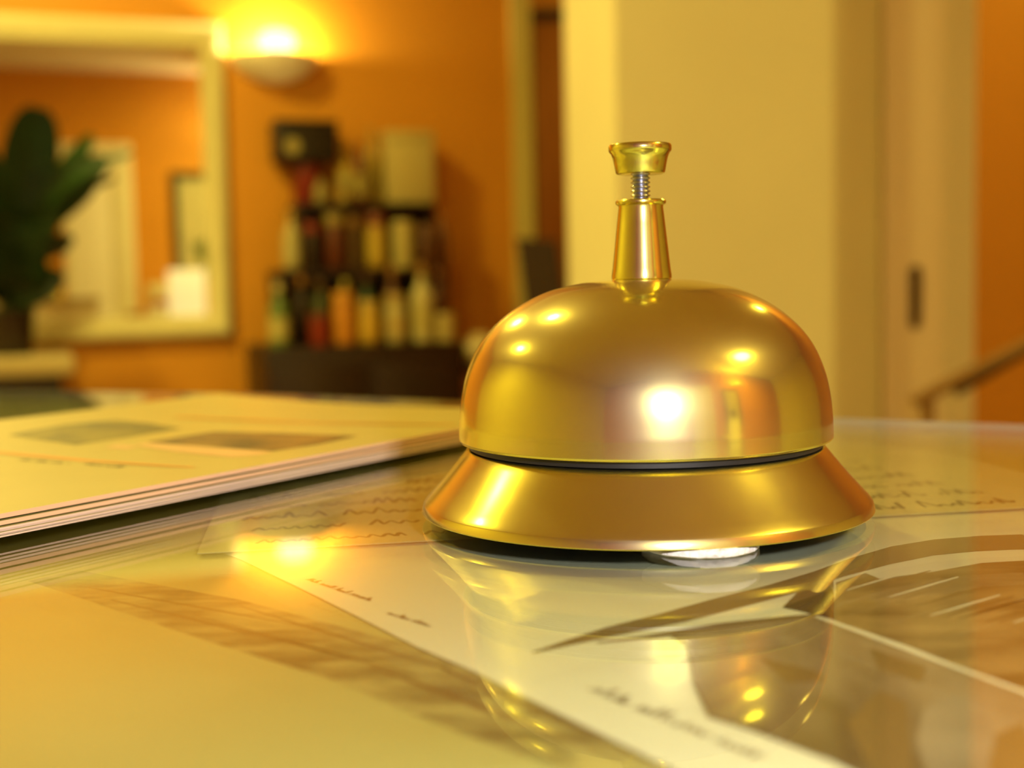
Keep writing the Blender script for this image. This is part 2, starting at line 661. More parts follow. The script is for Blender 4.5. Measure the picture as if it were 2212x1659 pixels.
bm = bmesh.new()
prism(bm, OUT, ZG - .002, ZG, 0, 0)
g = finish('glass_sheet', bm, [M['glass'], M['glassedge']], smooth=False)
for p in g.data.polygons:
    if abs(p.normal.z) < .5:
        p.material_index = 1
tag(g, 'clear glass sheet laid over the papers on the counter', 'glass top')

# ================================================================== PAPERS UNDER THE GLASS
rng = random.Random(4)


def scribble_line(bm, p, d, length, h, z, rng, mi, gap=.35, weight=.0004):
    """one line of illegible handwriting: words of small looping strokes"""
    d = Vector((d[0], d[1])).normalized()
    n = Vector((-d.y, d.x))
    t = 0.0
    while t < length:
        wl = rng.uniform(1.6, 4.5) * h
        pts = []
        k = 0
        x = t
        while x < min(t + wl, length):
            amp = h * (rng.uniform(.25, .55) if rng.random() < .75 else rng.uniform(.8, 1.1)) * (1 if k % 2 else -.08)
            pts.append((x, amp))
            x += h * rng.uniform(.14, .28)
            k += 1
        for (xa, ya), (xb, yb) in zip(pts, pts[1:]):
            A = Vector(p) + d * xa + n * ya
            B = Vector(p) + d * xb + n * yb
            v = (B - A)
            if v.length < 1e-6:
                continue
            q = Vector((-v.y, v.x)).normalized() * weight * rng.uniform(.5, 1.1)
            poly(bm, [(A.x - q.x, A.y - q.y, z), (B.x - q.x, B.y - q.y, z), (B.x + q.x, B.y + q.y, z), (A.x + q.x, A.y + q.y, z)], mi)
        t += wl + h * gap * rng.uniform(.8, 1.8)


def ribbon(bm, pts, widths, z, mi):
    P = [Vector((p.x, p.y)) for p in pts]
    L, R_ = [], []
    for i, p in enumerate(P):
        t = (P[min(i + 1, len(P) - 1)] - P[max(i - 1, 0)]).normalized()
        n = Vector((-t.y, t.x)) * widths[i] / 2
        L.append(bm.verts.new((p.x + n.x, p.y + n.y, z)))
        R_.append(bm.verts.new((p.x - n.x, p.y - n.y, z)))
    for i in range(len(P) - 1):
        bm.faces.new((L[i], L[i + 1], R_[i + 1], R_[i])).material_index = mi


z1_ = ZC + .00015
# olive sheet
bm = bmesh.new()
inn = inset(OUT, .012)
slab(bm, inn, ZC + .00005, z1_, 0)
zz = z1_ + .00003
poly(bm, flat([(60, 1255), (170, 1232), (520, 1296), (880, 1392), (1180, 1520), (1520, 1700), (1330, 1700), (1000, 1585), (720, 1468), (450, 1385), (200, 1300)], zz), 1)
for (ax, ay, bx, by, wpx) in ((150, 1262, 700, 1360, 6), (240, 1296, 760, 1420, 7), (420, 1330, 900, 1460, 6), (520, 1310, 980, 1450, 6), (800, 1440, 1350, 1640, 12), (950, 1440, 1420, 1650, 14)):
    A, B = atz(ax, ay, zz), atz(bx, by, zz)
    ribbon(bm, [A, A.lerp(B, .5), B], [.00012 * wpx * .3, .00012 * wpx, .00012 * wpx * .4], zz + .00002, 2)
tag(finish('map_sheet', bm, [M['map'], M['mapink'], M['inkbrown']], smooth=False),
    'olive-yellow sheet with blurred brown lettering under the glass at the lower left', 'paper')

# ivory sheet with the drawing
z2 = z1_ + .0003
bm = bmesh.new()
edge = flat([(440, 1178), (520, 1208), (680, 1285), (800, 1345), (900, 1396), (1030, 1452), (1200, 1537), (1450, 1659)], z2)
fr_ = edge[-1] + (edge[-1] - edge[-2]).normalized() * .03
right = [Vector((.20, .16, 0)), Vector((.205, .30, 0)), Vector((.12, .33, 0))]
left_back = [Vector((-.045, .28, 0))]
outl = [(p.x, p.y) for p in edge + [fr_] + [Vector((.10, .05, 0))] + [Vector((.17, .12, 0))]]
outl += [(.155, .30), (-.04, .30)]
slab(bm, outl, z1_ + .00015, z2, 0)
zz = z2 + .00003
# sweeping brush stroke
sw = [(1150, 1410, 3), (1230, 1388, 11), (1330, 1362, 20), (1450, 1335, 24), (1580, 1300, 24), (1690, 1272, 22), (1790, 1240, 18), (1880, 1212, 22), (1970, 1190, 26), (2060, 1178, 30), (2150, 1172, 32), (2240, 1170, 34)]
P_ = [atz(x, y, zz) for x, y, _ in sw]
W_ = []
for (x, y, wpx) in sw:
    W_.append((atz(x, y - wpx / 2, zz) - atz(x, y + wpx / 2, zz)).length * .92)
ribbon(bm, P_, W_, zz, 2)
sw2 = [(1290, 1388, 3), (1400, 1376, 7), (1560, 1352, 12), (1700, 1336, 9), (1770, 1328, 4)]
P_ = [atz(x, y, zz) for x, y, _ in sw2]
W_ = [(atz(x, y - q / 2, zz) - atz(x, y + q / 2, zz)).length for x, y, q in sw2]
ribbon(bm, P_, W_, zz + .00002, 2)
# town drawing right of the stroke
poly(bm, flat([(1806, 1258), (1870, 1238), (1900, 1250), (2010, 1236), (2120, 1216), (2260, 1208), (2260, 1508), (2110, 1455), (1960, 1395), (1800, 1340)], zz), 1)
for k in range(14):
    x_ = 1830 + 30 * k
    y_ = 1262 + 6 * k + rng.uniform(-14, 14)
    A, B = atz(x_, y_ + 20, zz), atz(x_ + 150, y_ - 24, zz)
    ribbon(bm, [A, A.lerp(B, .5), B], [.0003, .0012 if k % 3 else .0007, .0004], zz + .00004, 2 if k % 3 else 4)
# street drawing fading into the ivory
poly(bm, flat([(1740, 1262), (1800, 1250), (1806, 1340), (1736, 1322), (1690, 1312)], zz + .00002), 3)
# lines of lettering along the left border
for (ax, ay, bx, by, h) in ((660, 1252, 802, 1300, .0016), (835, 1325, 930, 1354, .0014), (1270, 1490, 1640, 1640, .0028)):
    A, B = atz(ax, ay, zz), atz(bx, by, zz)
    scribble_line(bm, (A.x, A.y), (B - A).xy, (B - A).length, h, zz + .00002, rng, 2, weight=.0002)
tag(finish('drawing_sheet', bm, [M['paper'], M['sepia'], M['inkbrown'], M['slate'], M['paper']], smooth=False),
    'ivory sheet with a sweeping brown brush stroke under the glass before the bell', 'paper')

# sepia photograph lying over the ivory sheet
z3 = z2 + .0003
bm = bmesh.new()
ph = flat([(1762, 1330), (1450, 1372), (1484, 1392), (1500, 1480), (1530, 1545), (1640, 1580), (1800, 1640), (1960, 1720), (2330, 1720), (2330, 1535)], z3)
slab(bm, [(p.x, p.y) for p in ph], z2 + .0001, z3, 0)
zz = z3 + .00003
A, B = atz(1762, 1331, zz), atz(2330, 1537, zz)
ribbon(bm, [A, A.lerp(B, .5), B], [.0007, .0009, .001], zz, 1)
for pts_ in ([(1830, 1560), (1900, 1490), (1960, 1520), (1975, 1700), (1900, 1700)], [(1640, 1420), (1760, 1448), (1790, 1470), (1700, 1475)],
             [(1880, 1400), (2000, 1440), (1990, 1475), (1900, 1450)], [(2120, 1600), (2212, 1560), (2260, 1700), (2150, 1700)]):
    poly(bm, flat(pts_, zz + .00002), 2)
poly(bm, flat([(1995, 1530), (2060, 1500), (2130, 1515), (2150, 1600), (2120, 1700), (2010, 1700), (1980, 1600)], zz + .00003), 3)
tag(finish('photograph', bm, [M['sepia2'], M['paper'], M['inkbrown'], M['sepialight']], smooth=False),
    'blurred sepia photograph under the glass in the lower right corner', 'photograph')

# handwritten sheet under the bell
z4 = z3 + .0003
bm = bmesh.new()
A = atz(426, 1195, z4)
B = atz(2260, 1094, z4)
dr = (B - A).normalized()
nr = Vector((-dr.y, dr.x, 0))
pts = [A, B + dr * .02, B + dr * .02 + nr * .075, A + dr * .13 + nr * .22, A + nr * .2 + dr * .004]
slab(bm, [(p.x, p.y) for p in pts], z3 + .0001, z4, 0)
zz = z4 + .00003
A2 = atz(480, 1183, zz)
ribbon(bm, [A, A.lerp(B, .5), B], [.0005, .0005, .0006], zz, 2)
for row in range(8):
    st_ = A + nr * (.006 + row * .0125) + dr * (.006 + rng.uniform(0, .006))
    if row > 6:
        continue
    scribble_line(bm, (st_.x, st_.y), dr.xy, (B - A).length - .012 - (0 if row < 6 else .04), .0062, zz, rng, 1, weight=.00046)
tag(finish('handwritten_sheet', bm, [M['paper2'], M['ink'], M['paper']], smooth=False),
    'handwritten sheet under the glass beneath the bell', 'paper')

# ================================================================== BELL
BC = Vector((.0247, .2435, ZG))
bell = empty('service_bell', BC, 'brass service bell with push button standing on the glass counter', 'bell')
mm = .001


def mmprof(p):
    return [(r * mm, z * mm) for r, z in p]


bm = bmesh.new()
base = [(40.6, 1.5), (41.5, 1.4), (42.1, 1.45), (42.22, 1.65), (42.15, 2.0), (41.88, 3.0), (41.75, 3.2), (41.5, 3.5), (41.3, 3.75)]
n_ = 8
for k in range(1, n_ + 1):
    f_ = k / n_
    base.append((41.3 + (33.6 - 41.3) * f_, 3.75 + (12.7 - 3.75) * f_ - .2 * math.sin(math.pi * f_)))
base += [(33.3, 12.95), (32.8, 13.0), (30, 12.8)]
lathe(bm, mmprof(base), 144, close_bot=False)
finish('base', bm, M['brass_base'], bell, angle=22)
bm = bmesh.new()
lathe(bm, mmprof([(0, 1.53), (40.6, 1.53), (40.6, 1.9), (0, 1.9)]), 96)
finish('underside_plate', bm, M['underside'], bell)
bm = bmesh.new()
lathe(bm, mmprof([(31.0, 12.95), (33.0, 13.22), (33.0, 14.3), (31.0, 15.1), (28, 15.3)]), 96)
finish('base_collar', bm, M['black'], bell)
g_ = [(34.9, 14.8), (34.85, 16.8), (34.75, 18.8), (34.25, 23.1), (33.2, 27.4), (31.1, 32.0), (27.95, 35.9), (23.75, 39.2), (18.4, 41.9), (13.1, 43.3), (8, 44.0), (0, 44.2)]
outer = [(v.x, v.z) for v in spline([(r, 0, z) for r, z in g_], 6)]
prof = [(33.2, 15.4), (34.3, 14.55), (34.7, 14.5)] + outer
prof[-1] = (0, prof[-1][1])
bm = bmesh.new()
lathe(bm, mmprof(prof), 160, close_bot=False)
lathe(bm, mmprof([(33.2, 15.4), (32.5, 26), (26, 35.5), (12, 41.5), (0, 42.6)]), 96, close_bot=False)
finish('gong', bm, M['brass'], bell, angle=50)
bm = bmesh.new()
lathe(bm, mmprof([(4.2, 43.2), (4.6, 43.75), (5.3, 43.95), (5.6, 44.3), (5.6, 44.9), (5.4, 46.2), (5.15, 48.5), (4.5, 54.5), (4.15, 57.5), (4.2, 57.85), (4.55, 58.05), (4.72, 58.35), (4.7, 58.65), (4.45, 58.9), (3.6, 58.95), (2.0, 58.8)]), 72)
finish('stem_sleeve', bm, M['brass_small'], bell, angle=30)
bm = bmesh.new()
th = []
zc_ = 58.5
while zc_ < 64.6:
    th += [(1.42, zc_), (1.5, zc_ + .12), (1.82, zc_ + .34), (1.82, zc_ + .44), (1.5, zc_ + .66)]
    zc_ += .8
lathe(bm, mmprof(th), 32)
finish('plunger_screw', bm, M['steel'], bell, angle=60)
bm = bmesh.new()
lathe(bm, mmprof([(2.2, 63.7), (4.2, 63.65), (4.5, 63.8), (4.65, 64.2), (4.85, 65.4), (5.1, 66.6), (5.4, 67.4), (5.75, 67.8), (5.85, 68.1), (5.85, 68.8), (5.65, 69.1), (5.1, 69.15), (0, 68.9)]), 72)
finish('push_button', bm, M['brass_small'], bell, angle=40)
for k, ang in enumerate((-80, 25, 145)):
    a_ = math.radians(ang)
    bm = bmesh.new()
    R_ = 9.6
    prof = [(0, 0), (R_ * .95, 0), (R_, .3), (R_ * 1.0, 1.2), (R_ * .96, 1.5), (0, 1.52)]
    lathe(bm, mmprof(prof), 40, cx=(33.2 if k == 0 else 27) * mm * math.cos(a_), cy=(33.2 if k == 0 else 27) * mm * math.sin(a_))
    r_ = random.Random(k)
    for v in bm.verts:
        v.co += Vector((r_.uniform(-1, 1), r_.uniform(-1, 1), 0)) * .00016
    finish('felt_pad', bm, M['felt'], bell, angle=60)

# ================================================================== BROCHURES
thick = [.00026, .00026, .00028, .00028, .0004, .00075, .00085]
gaps = [.00004, .00005, .00004, .00008, .0003, .0004, .0]
LIFT = .0013                      # the leaflets are slightly cupped, their long edges stand off the glass
zt_guess = ZG + .0001 + sum(thick) + sum(gaps) + LIFT
pa, pb = atz(0, 1110, zt_guess), atz(1000, 924, zt_guess)
E1 = (pb - pa)
E1.z = 0
E1.normalize()
E2 = Vector((E1.y, -E1.x, 0))
eR = pa.xy.dot(E2.xy)
eL = atz(0, 907, zt_guess).xy.dot(E2.xy)
far_ = (atz(800, 868, zt_guess - .0008).xy.dot(E1.xy) + atz(985, 882, zt_guess - .0008).xy.dot(E1.xy)) / 2
near_ = far_ - .25
zb = ZG + .0001
layers = []
names = ['lowest thin leaflet of the brochure stack left of the bell', 'second leaflet from the bottom of the brochure stack', 'third leaflet from the bottom of the brochure stack',
         'fourth leaflet from the bottom of the brochure stack', 'pinkish leaflet below the two thick folders of the brochure stack',
         'thick folder second from the top of the brochure stack', 'topmost thick folder with two printed pictures on the brochure stack']
offs = [(.001, .0005), (.0006, -.0004), (.0012, .0002), (.0004, -.0008), (.0008, .0006), (.0002, -.0006), (0, 0)]
for i, (t_, g__) in enumerate(zip(thick, gaps)):
    z0 = zb
    z1 = zb + t_
    zb = z1 + g__
    ox, oy = offs[i]
    bm = bmesh.new()
    nx, ny = 16, 24
    top = i == len(thick) - 1
    grid = {}
    for lev in (0, 1):
        for a_ in range(nx + 1):
            for b_ in range(ny + 1):
                e2 = eL + (eR - eL) * a_ / nx + ox
                e1 = near_ + (far_ - near_) * b_ / ny + oy
                cu = max(0, 1 - math.hypot((e2 - eL) / .06, (e1 - far_) / .075))
                lift = cu * cu * .0006 * (1 if top else .55 if i == len(thick) - 2 else .2) + LIFT * (2 * a_ / nx - 1) ** 2
                p = E1 * e1 + E2 * e2
                grid[lev, a_, b_] = bm.verts.new((p.x, p.y, (z0, z1)[lev] + lift))
    for lev in (0, 1):
        for a_ in range(nx):
            for b_ in range(ny):
                f = bm.faces.new((grid[lev, a_, b_], grid[lev, a_ + 1, b_], grid[lev, a_ + 1, b_ + 1], grid[lev, a_, b_ + 1]))
                f.material_index = 0
    rim = [(a_, 0) for a_ in range(nx)] + [(nx, b_) for b_ in range(ny)] + [(a_, ny) for a_ in range(nx, 0, -1)] + [(0, b_) for b_ in range(ny, 0, -1)]
    for k in range(len(rim)):
        p, q = rim[k], rim[(k + 1) % len(rim)]
        f = bm.faces.new((grid[0, p[0], p[1]], grid[0, q[0], q[1]], grid[1, q[0], q[1]], grid[1, p[0], p[1]]))
        f.material_index = 1
    mats_ = [M['broch'], M['brochedge'] if i > 4 else M['brochpaper']]
    if top:
        zt = z1 + .00004 + LIFT * .35
        mats_ += [M['photo_green'], M['photo_brown'], M['orangeink'], M['pinkink'], M['ink']]
        poly(bm, flat([(18, 939), (140, 918), (252, 907), (320, 912), (392, 922), (270, 942), (165, 957), (80, 947)], zt), 2)
        poly(bm, flat([(318, 951), (390, 940), (462, 929), (610, 934), (772, 944), (690, 963), (590, 977), (450, 962)], zt), 3)
        poly(bm, flat([(290, 958), (318, 953), (450, 964), (590, 979), (560, 986), (500, 990), (380, 974)], zt), 5)
        poly(bm, flat([(225, 963), (250, 957), (300, 960), (275, 967)], zt), 5)
        A, B = atz(-20, 972, zt), atz(420, 1014, zt)
        ribbon(bm, [A, A.lerp(B, .5), B], [.0035, .003, .0012], zt, 4)
        A, B = atz(380, 899, zt), atz(985, 922, zt)
        ribbon(bm, [A, A.lerp(B, .5), B], [.003, .003, .002], zt, 4)
        for (ax, ay, bx, by) in ((40, 990, 150, 1000), (180, 1000, 260, 1010)):
            A, B = atz(ax, ay, zt), atz(bx, by, zt)
            scribble_line(bm, (A.x, A.y), (B - A).xy, (B - A).length, .0022, zt, rng, 6, weight=.00018)
        half = (eR - eL) / 2
        top_verts = set(v for k_, v in grid.items())
        for v in bm.verts:
            if v not in top_verts:
                q = (v.co.xy.dot(E2.xy) - eL) / half - 1
                v.co.z = z1 + .00006 + LIFT * q * q
    o = finish('brochure', bm, mats_, angle=30)
    tag(o, names[i], 'brochure', 'stack of brochures on the counter')

# ================================================================== MIRROR ON THE BACK WALL
sR, _ = wp(497, 500, .03)
_, zB = wp(300, 735, .03)
_, zT = wp(240, 38, .03)
sL = wp(-140, 500, .03)[0]
mir = empty('wall_mirror', W((sL + sR) / 2, .004, zB), 'large cream-framed wall mirror on the orange wall behind the plant', 'mirror', rotz=PHI)
hw = (sR - sL) / 2
hh = zT - zB
fw = .075
bm = bmesh.new()
# moulded frame: profile swept round the rectangle (mitred)
prof = [(0, 0), (0, .02), (.008, .032), (.024, .036), (.04, .026), (.052, .022), (.062, .016), (fw, .008), (fw, 0)]
rings = []
for (dx, dz) in ((-1, 0), (1, 0), (1, 1), (-1, 1)):
    ring = []
    for (i_, h_) in prof:
        x = dx * (hw - i_)
        z = (hh - i_) if dz else i_
        ring.append(bm.verts.new((x, -h_, z)))
    rings.append(ring)
for a_ in range(4):
    A, B = rings[a_], rings[(a_ + 1) % 4]
    for k in range(len(prof) - 1):
        bm.faces.new((A[k], A[k + 1], B[k + 1], B[k]))
finish('frame', bm, M['frame'], mir, angle=50)
bm = bmesh.new()
box(bm, -hw + fw - .002, hw - fw + .002, -.007, -.001, fw - .002, hh - fw + .002)
finish('mirror_glass', bm, M['mirror'], mir, smooth=False)

# ================================================================== CONSOLE AND PLANT
off = .5
sa, zt = wp(160, 770, off)
sb = sa - 1.1
_, zt2 = wp(100, 768, off)
con = empty('console_table', W((sa + sb) / 2, 0, 0), 'dark console table with a pale top under the potted plant', 'table', rotz=PHI)
L_ = (sa - sb) / 2
tz = wp(100, 772, off)[1]
bz = wp(100, 812, off)[1]
bm = bmesh.new()
box(bm, -L_, L_, -off, -.01, bz, tz, bev=.006)
finish('table_top', bm, M['countertop'], con)
bm = bmesh.new()
box(bm, -L_ + .03, L_ - .035, -off + .03, -.03, bz - .16, bz - .0005, bev=.003)
finish('apron', bm, M['darkwood'], con)
for sx in (-1, 1):
    for yy in (-off + .06, -.06):
        bm = bmesh.new()
        lathe(bm, [(.018, 0), (.022, .05), (.03, bz - .2), (.03, bz - .16)], 16, cx=sx * (L_ - .075), cy=yy)
        finish('leg', bm, M['darkwood'], con)

sp, _ = wp(22, 700, .3)
_, pz0 = wp(22, 757, .3)
zpot = tz
pr = (wp(76, 700, .3)[0] - wp(-34, 700, .3)[0]) / 2
phh = wp(22, 672, .3)[1] - zpot
plant = empty('potted_plant', W(sp, .3, zpot + .0005), 'dark green broad-leaved plant in a dark pot on the console', 'plant', rotz=PHI)
bm = bmesh.new()
lathe(bm, [(pr * .8, 0), (pr * .84, .004), (pr, phh * .95), (pr * 1.04, phh * .96), (pr * 1.04, phh), (pr * .93, phh), (pr * .9, phh * .85), (0, phh * .85)], 40)
finish('pot', bm, M['pot'], plant)
bm = bmesh.new()
lathe(bm, [(pr * .9, phh * .86), (pr * .5, phh * .9), (0, phh * .91)], 30, close_bot=False)
finish('soil', bm, M['soil'], plant)


def lp3(px, py, offp):
    s_, z_ = wp(px, py, offp)
    return Vector((s_ - sp, -(offp - .3), z_ - zpot))


def leaf(base, mid, tip, width, m_, facing, fold=.18):
    """broad pointed leaf: midrib base-mid-tip, width in metres, facing = side normal"""
    bm = bmesh.new()
    C_ = spline([base, mid, tip], 8)
    rows = []
    nn = len(C_) - 1
    for i, p in enumerate(C_):
        t_ = i / nn
        w_ = width * .5 * (math.sin(math.pi * min(1, t_ * .95 + .02)) ** .55) * (.82 + .22 * t_)
        tan = (C_[min(i + 1, nn)] - C_[max(i - 1, 0)]).normalized()
        side = tan.cross(facing).normalized()
        nor = side.cross(tan).normalized()
        row = []
        for k in (-1, -.6, -.25, 0, .25, .6, 1):
            row.append(p + side * w_ * k + nor * (abs(k) * w_ * fold - .02 * w_))
        rows.append(row)
    th_ = .0012
    vs = [[bm.verts.new(v) for v in r] for r in rows]
    for A, B in zip(vs, vs[1:]):
        for k in range(6):
            bm.faces.new((A[k], A[k + 1], B[k + 1], B[k]))
    r = bmesh.ops.solidify(bm, geom=bm.faces[:], thickness=th_)
    finish('leaf', bm, m_, plant, angle=70)


FRONT = Vector((0, -1, 0))
soilp = Vector((0, 0, phh * .9))
stems = [((20, 560, .30), (30, 430, .30)), ((10, 600, .33), (80, 470, .36)), ((40, 620, .28), (70, 560, .26)), ((0, 610, .30), (-40, 480, .3))]
for k, (m1, e1) in enumerate(stems):
    bm = bmesh.new()
    pts = spline([soilp + Vector(((k - 1.5) * .02, 0, -.02)), lp3(*m1), lp3(*e1)], 6)
    tube(bm, pts, [.009 - .005 * i / (len(pts) - 1) for i in range(len(pts))], 8)
    finish('stem', bm, M['stem'], plant)
LV = [  # base, mid, tip (px, py, offset), width, young, facing
    ((40, 470, .30), (62, 350, .31), (82, 232, .33), .165, 0, (0.15, -1, 0)),
    ((20, 480, .30), (-20, 400, .32), (-60, 300, .34), .13, 0, (-.4, -1, .1)),
    ((70, 490, .34), (140, 415, .40), (232, 345, .44), .115, 0, (.2, -.75, .6)),
    ((70, 460, .28), (130, 380, .22), (200, 292, .18), .06, 1, (.3, -1, .2)),
    ((85, 470, .36), (165, 380, .44), (288, 330, .46), .03, 1, (.2, -1, .4)),
    ((60, 560, .27), (105, 535, .30), (160, 520, .33), .085, 0, (.1, -.8, .7)),
    ((30, 540, .33), (70, 500, .40), (120, 455, .44), .12, 0, (.1, -1, .3)),
    ((20, 560, .33), (-10, 520, .40), (-40, 450, .44), .14, 0, (-.1, -1, .2)),
    ((25, 600, .33), (40, 560, .40), (70, 480, .42), .15, 0, (0, -1, .2)),
    ((30, 640, .32), (60, 600, .38), (100, 560, .42), .10, 0, (.1, -.9, .5)),
    ((10, 650, .33), (0, 600, .40), (-20, 540, .42), .14, 0, (0, -1, .2)),
    ((30, 650, .33), (50, 615, .40), (60, 560, .42), .13, 0, (0, -1, .2)),
    ((0, 640, .3), (-40, 600, .33), (-90, 560, .36), .11, 0, (-.2, -.8, .5)),
    ((40, 520, .26), (20, 440, .22), (0, 350, .2), .13, 0, (-.1, -1, 0)),
    ((20, 650, .36), (70, 630, .40), (135, 590, .42), .10, 0, (.1, -.95, .3)),
]
for b_, m_, t_, wd_, young, fc in LV:
    leaf(lp3(*b_), lp3(*m_), lp3(*t_), wd_, M['leaf2' if young else 'leaf'], Vector(fc).normalized())

# ================================================================== DISPLAY RACK WITH BOTTLES
RO = .42                     # front of the base cabinet, off the wall
sl, ztop = wp(574, 745, RO)
sr, _ = wp(1003, 745, RO)
cb = wp(780, 745, RO)[1]
rc = (sl + sr) / 2
rack = empty('display_rack', W(rc, 0, 0), 'dark mahogany stepped display rack with base cabinet against the orange wall', 'rack', rotz=PHI)
hwc = (sr - sl) / 2
bm = bmesh.new()
box(bm, -hwc, hwc, -RO, -.01, .0, cb, bev=.006)
finish('base_cabinet', bm, M['darkwood'], rack)
for sx in (-1, 1):
    bm = bmesh.new()
    xa, xb = sorted((sx * .012, sx * (hwc - .02)))
    box(bm, xa, xb, -RO - .016, -RO - .0005, .08, cb - .06, bev=.004)
    dd = finish('cabinet_door', bm, M['darkwood'], rack)
    bm = bmesh.new()
    lathe(bm, [(.004, 0), (.004, .012), (.011, .018), (.011, .024), (0, .028)], 14)
    bmesh.ops.rotate(bm, verts=bm.verts, matrix=Matrix.Rotation(math.pi / 2, 3, 'X'))
    bmesh.ops.translate(bm, verts=bm.verts, vec=(sx * .04, -RO - .016, cb * .6))
    finish('knob', bm, M['latch'], dd)
# steps
T1O, T2O = .26, .19
t1l, t1z = wp(603, 582, T1O)
t1r, _ = wp(968, 582, T1O)
t2l, t2z = wp(640, 440, T2O)
t2r, _ = wp(940, 440, T2O)
t1z = wp(785, 580, T1O)[1]
t2z = wp(785, 438, T2O)[1]
for (l, r, o, z, nm) in ((t1l, t1r, T1O, t1z, 'middle_shelf'), (t2l, t2r, T2O, t2z, 'top_shelf')):
    bm = bmesh.new()
    box(bm, l - rc, r - rc, -o, -.012, z - .022, z, bev=.003)
    finish(nm, bm, M['darkwood'], rack)
bm = bmesh.new()
box(bm, t2l - rc, t2r - rc, -.03, -.012, cb + .001, t2z - .0225)
finish('back_panel', bm, M['darkwood'], rack, smooth=False)
for (l, o, z0, z1) in ((t1l, T1O, cb + .0005, t1z - .0225), (t1r - .018, T1O, cb + .0005, t1z - .0225), (t2l, T2O, t1z + .0005, t2z - .0225), (t2r - .018, T2O, t1z + .0005, t2z - .0225)):
    bm = bmesh.new()
    box(bm, l - rc, l - rc + .018, -o, -.031, z0, z1, bev=.002)
    finish('side_panel', bm, M['darkwood'], rack)


def goods(kind, px, ytop, wpx, off_, zbase, col, capcol, label, lab=None):
    s_, z_ = wp(px, ytop, off_)
    h = z_ - zbase
    wd_ = wp(px + wpx / 2, ytop, off_)[0] - wp(px - wpx / 2, ytop, off_)[0]
    r = wd_ / 2
    nm = {'bottle': 'bottle', 'jar': 'jar', 'tin': 'tin', 'box': 'gift_box'}[kind]
    root = empty(nm, W(s_, off_, zbase + .0005), label, {'box': 'box'}.get(kind, kind), 'goods on the display rack', rotz=PHI)
    body = cmat(col)
    if kind == 'bottle':
        bm = bmesh.new()
        lathe(bm, [(r * .9, 0), (r, .004), (r, h * .55), (r * .9, h * .63), (r * .45, h * .74), (r * .36, h * .8), (r * .36, h * .92)], 24)
        finish('body', bm, body, root)
        bm = bmesh.new()
        lathe(bm, [(r * .37, h * .86), (r * .42, h * .865), (r * .42, h * .99), (r * .38, h)], 20)
        finish('cap', bm, cmat(capcol), root)
        if lab:
            bm = bmesh.new()
            lathe(bm, [(r * 1.01, h * .12), (r * 1.012, h * .13), (r * 1.012, h * .46), (r * 1.01, h * .47)], 24, close_top=False, close_bot=False)
            finish('label', bm, cmat(lab, .6), root)
    elif kind == 'jar':
        bm = bmesh.new()
        lathe(bm, [(r * .88, 0), (r, .006), (r, h * .68), (r * .86, h * .76), (r * .84, h * .8)], 24)
        finish('body', bm, body, root)
        bm = bmesh.new()
        lathe(bm, [(r * .86, h * .78), (r * .93, h * .79), (r * .93, h * .98), (r * .88, h)], 24)
        finish('lid', bm, cmat(capcol), root)
        if lab:
            bm = bmesh.new()
            lathe(bm, [(r * 1.01, h * .14), (r * 1.012, h * .15), (r * 1.012, h * .58), (r * 1.01, h * .59)], 24, close_top=False, close_bot=False)
            finish('label', bm, cmat(lab, .6), root)
    elif kind == 'tin':
        bm = bmesh.new()
        lathe(bm, [(r * .97, 0), (r, .003), (r, h * .8)], 28)
        finish('body', bm, body, root)
        bm = bmesh.new()
        lathe(bm, [(r * 1.0, h * .8), (r * 1.03, h * .805), (r * 1.03, h * .97), (r * .98, h), (0, h)], 28)
        finish('lid', bm, cmat(capcol), root)
    else:
        dp = min(.12, wd_ * .6)
        bm = bmesh.new()
        box(bm, -r, r, -dp / 2, dp / 2, 0, h * .86, bev=.003)
        finish('body', bm, body, root)
        bm = bmesh.new()
        box(bm, -r * 1.02, r * 1.02, -dp * .52, dp * .52, h * .86, h, bev=.003)
        finish('lid', bm, cmat(capcol), root)
    return root


PALE, YEL, ORA, RED, GRN, BRN, DRK, IVO = (.66, .58, .26), (.72, .46, .05), (.68, .27, .02), (.30, .03, .012), (.13, .22, .05), (.16, .05, .015), (.03, .015, .008), (.72, .6, .24)
# base cabinet top, front row
a0, a1 = .37, .36
goods('bottle', 600, 612, 44, .375, cb, GRN, PALE, 'green and pale bottle at the left end of the lowest row, rack', (.62, .56, .2))
goods('tin', 690, 678, 44, .375, cb, RED, (.18, .02, .01), 'small red tin in the lowest row of the rack')
goods('jar', 742, 630, 50, .37, cb, ORA, (.72, .33, .03), 'orange jar in the lowest row between red tin and yellow jar')
goods('jar', 796, 650, 46, .37, cb, YEL, (.66, .45, .08), 'golden yellow jar in the lowest row right of the orange jar', (.78, .5, .05))
goods('jar', 854, 636, 46, .37, cb, PALE, (.5, .36, .1), 'pale beige jar in the lowest row right of the golden jar', (.64, .48, .16))
goods('bottle', 910, 570, 46, .37, cb, PALE, (.4, .2, .03), 'tall pale bottle in the lowest row near its right end', (.64, .54, .18))
goods('tin', 961, 678, 42, .375, cb, (.66, .54, .2), (.6, .46, .14), 'short pale tin at the right end of the lowest row')
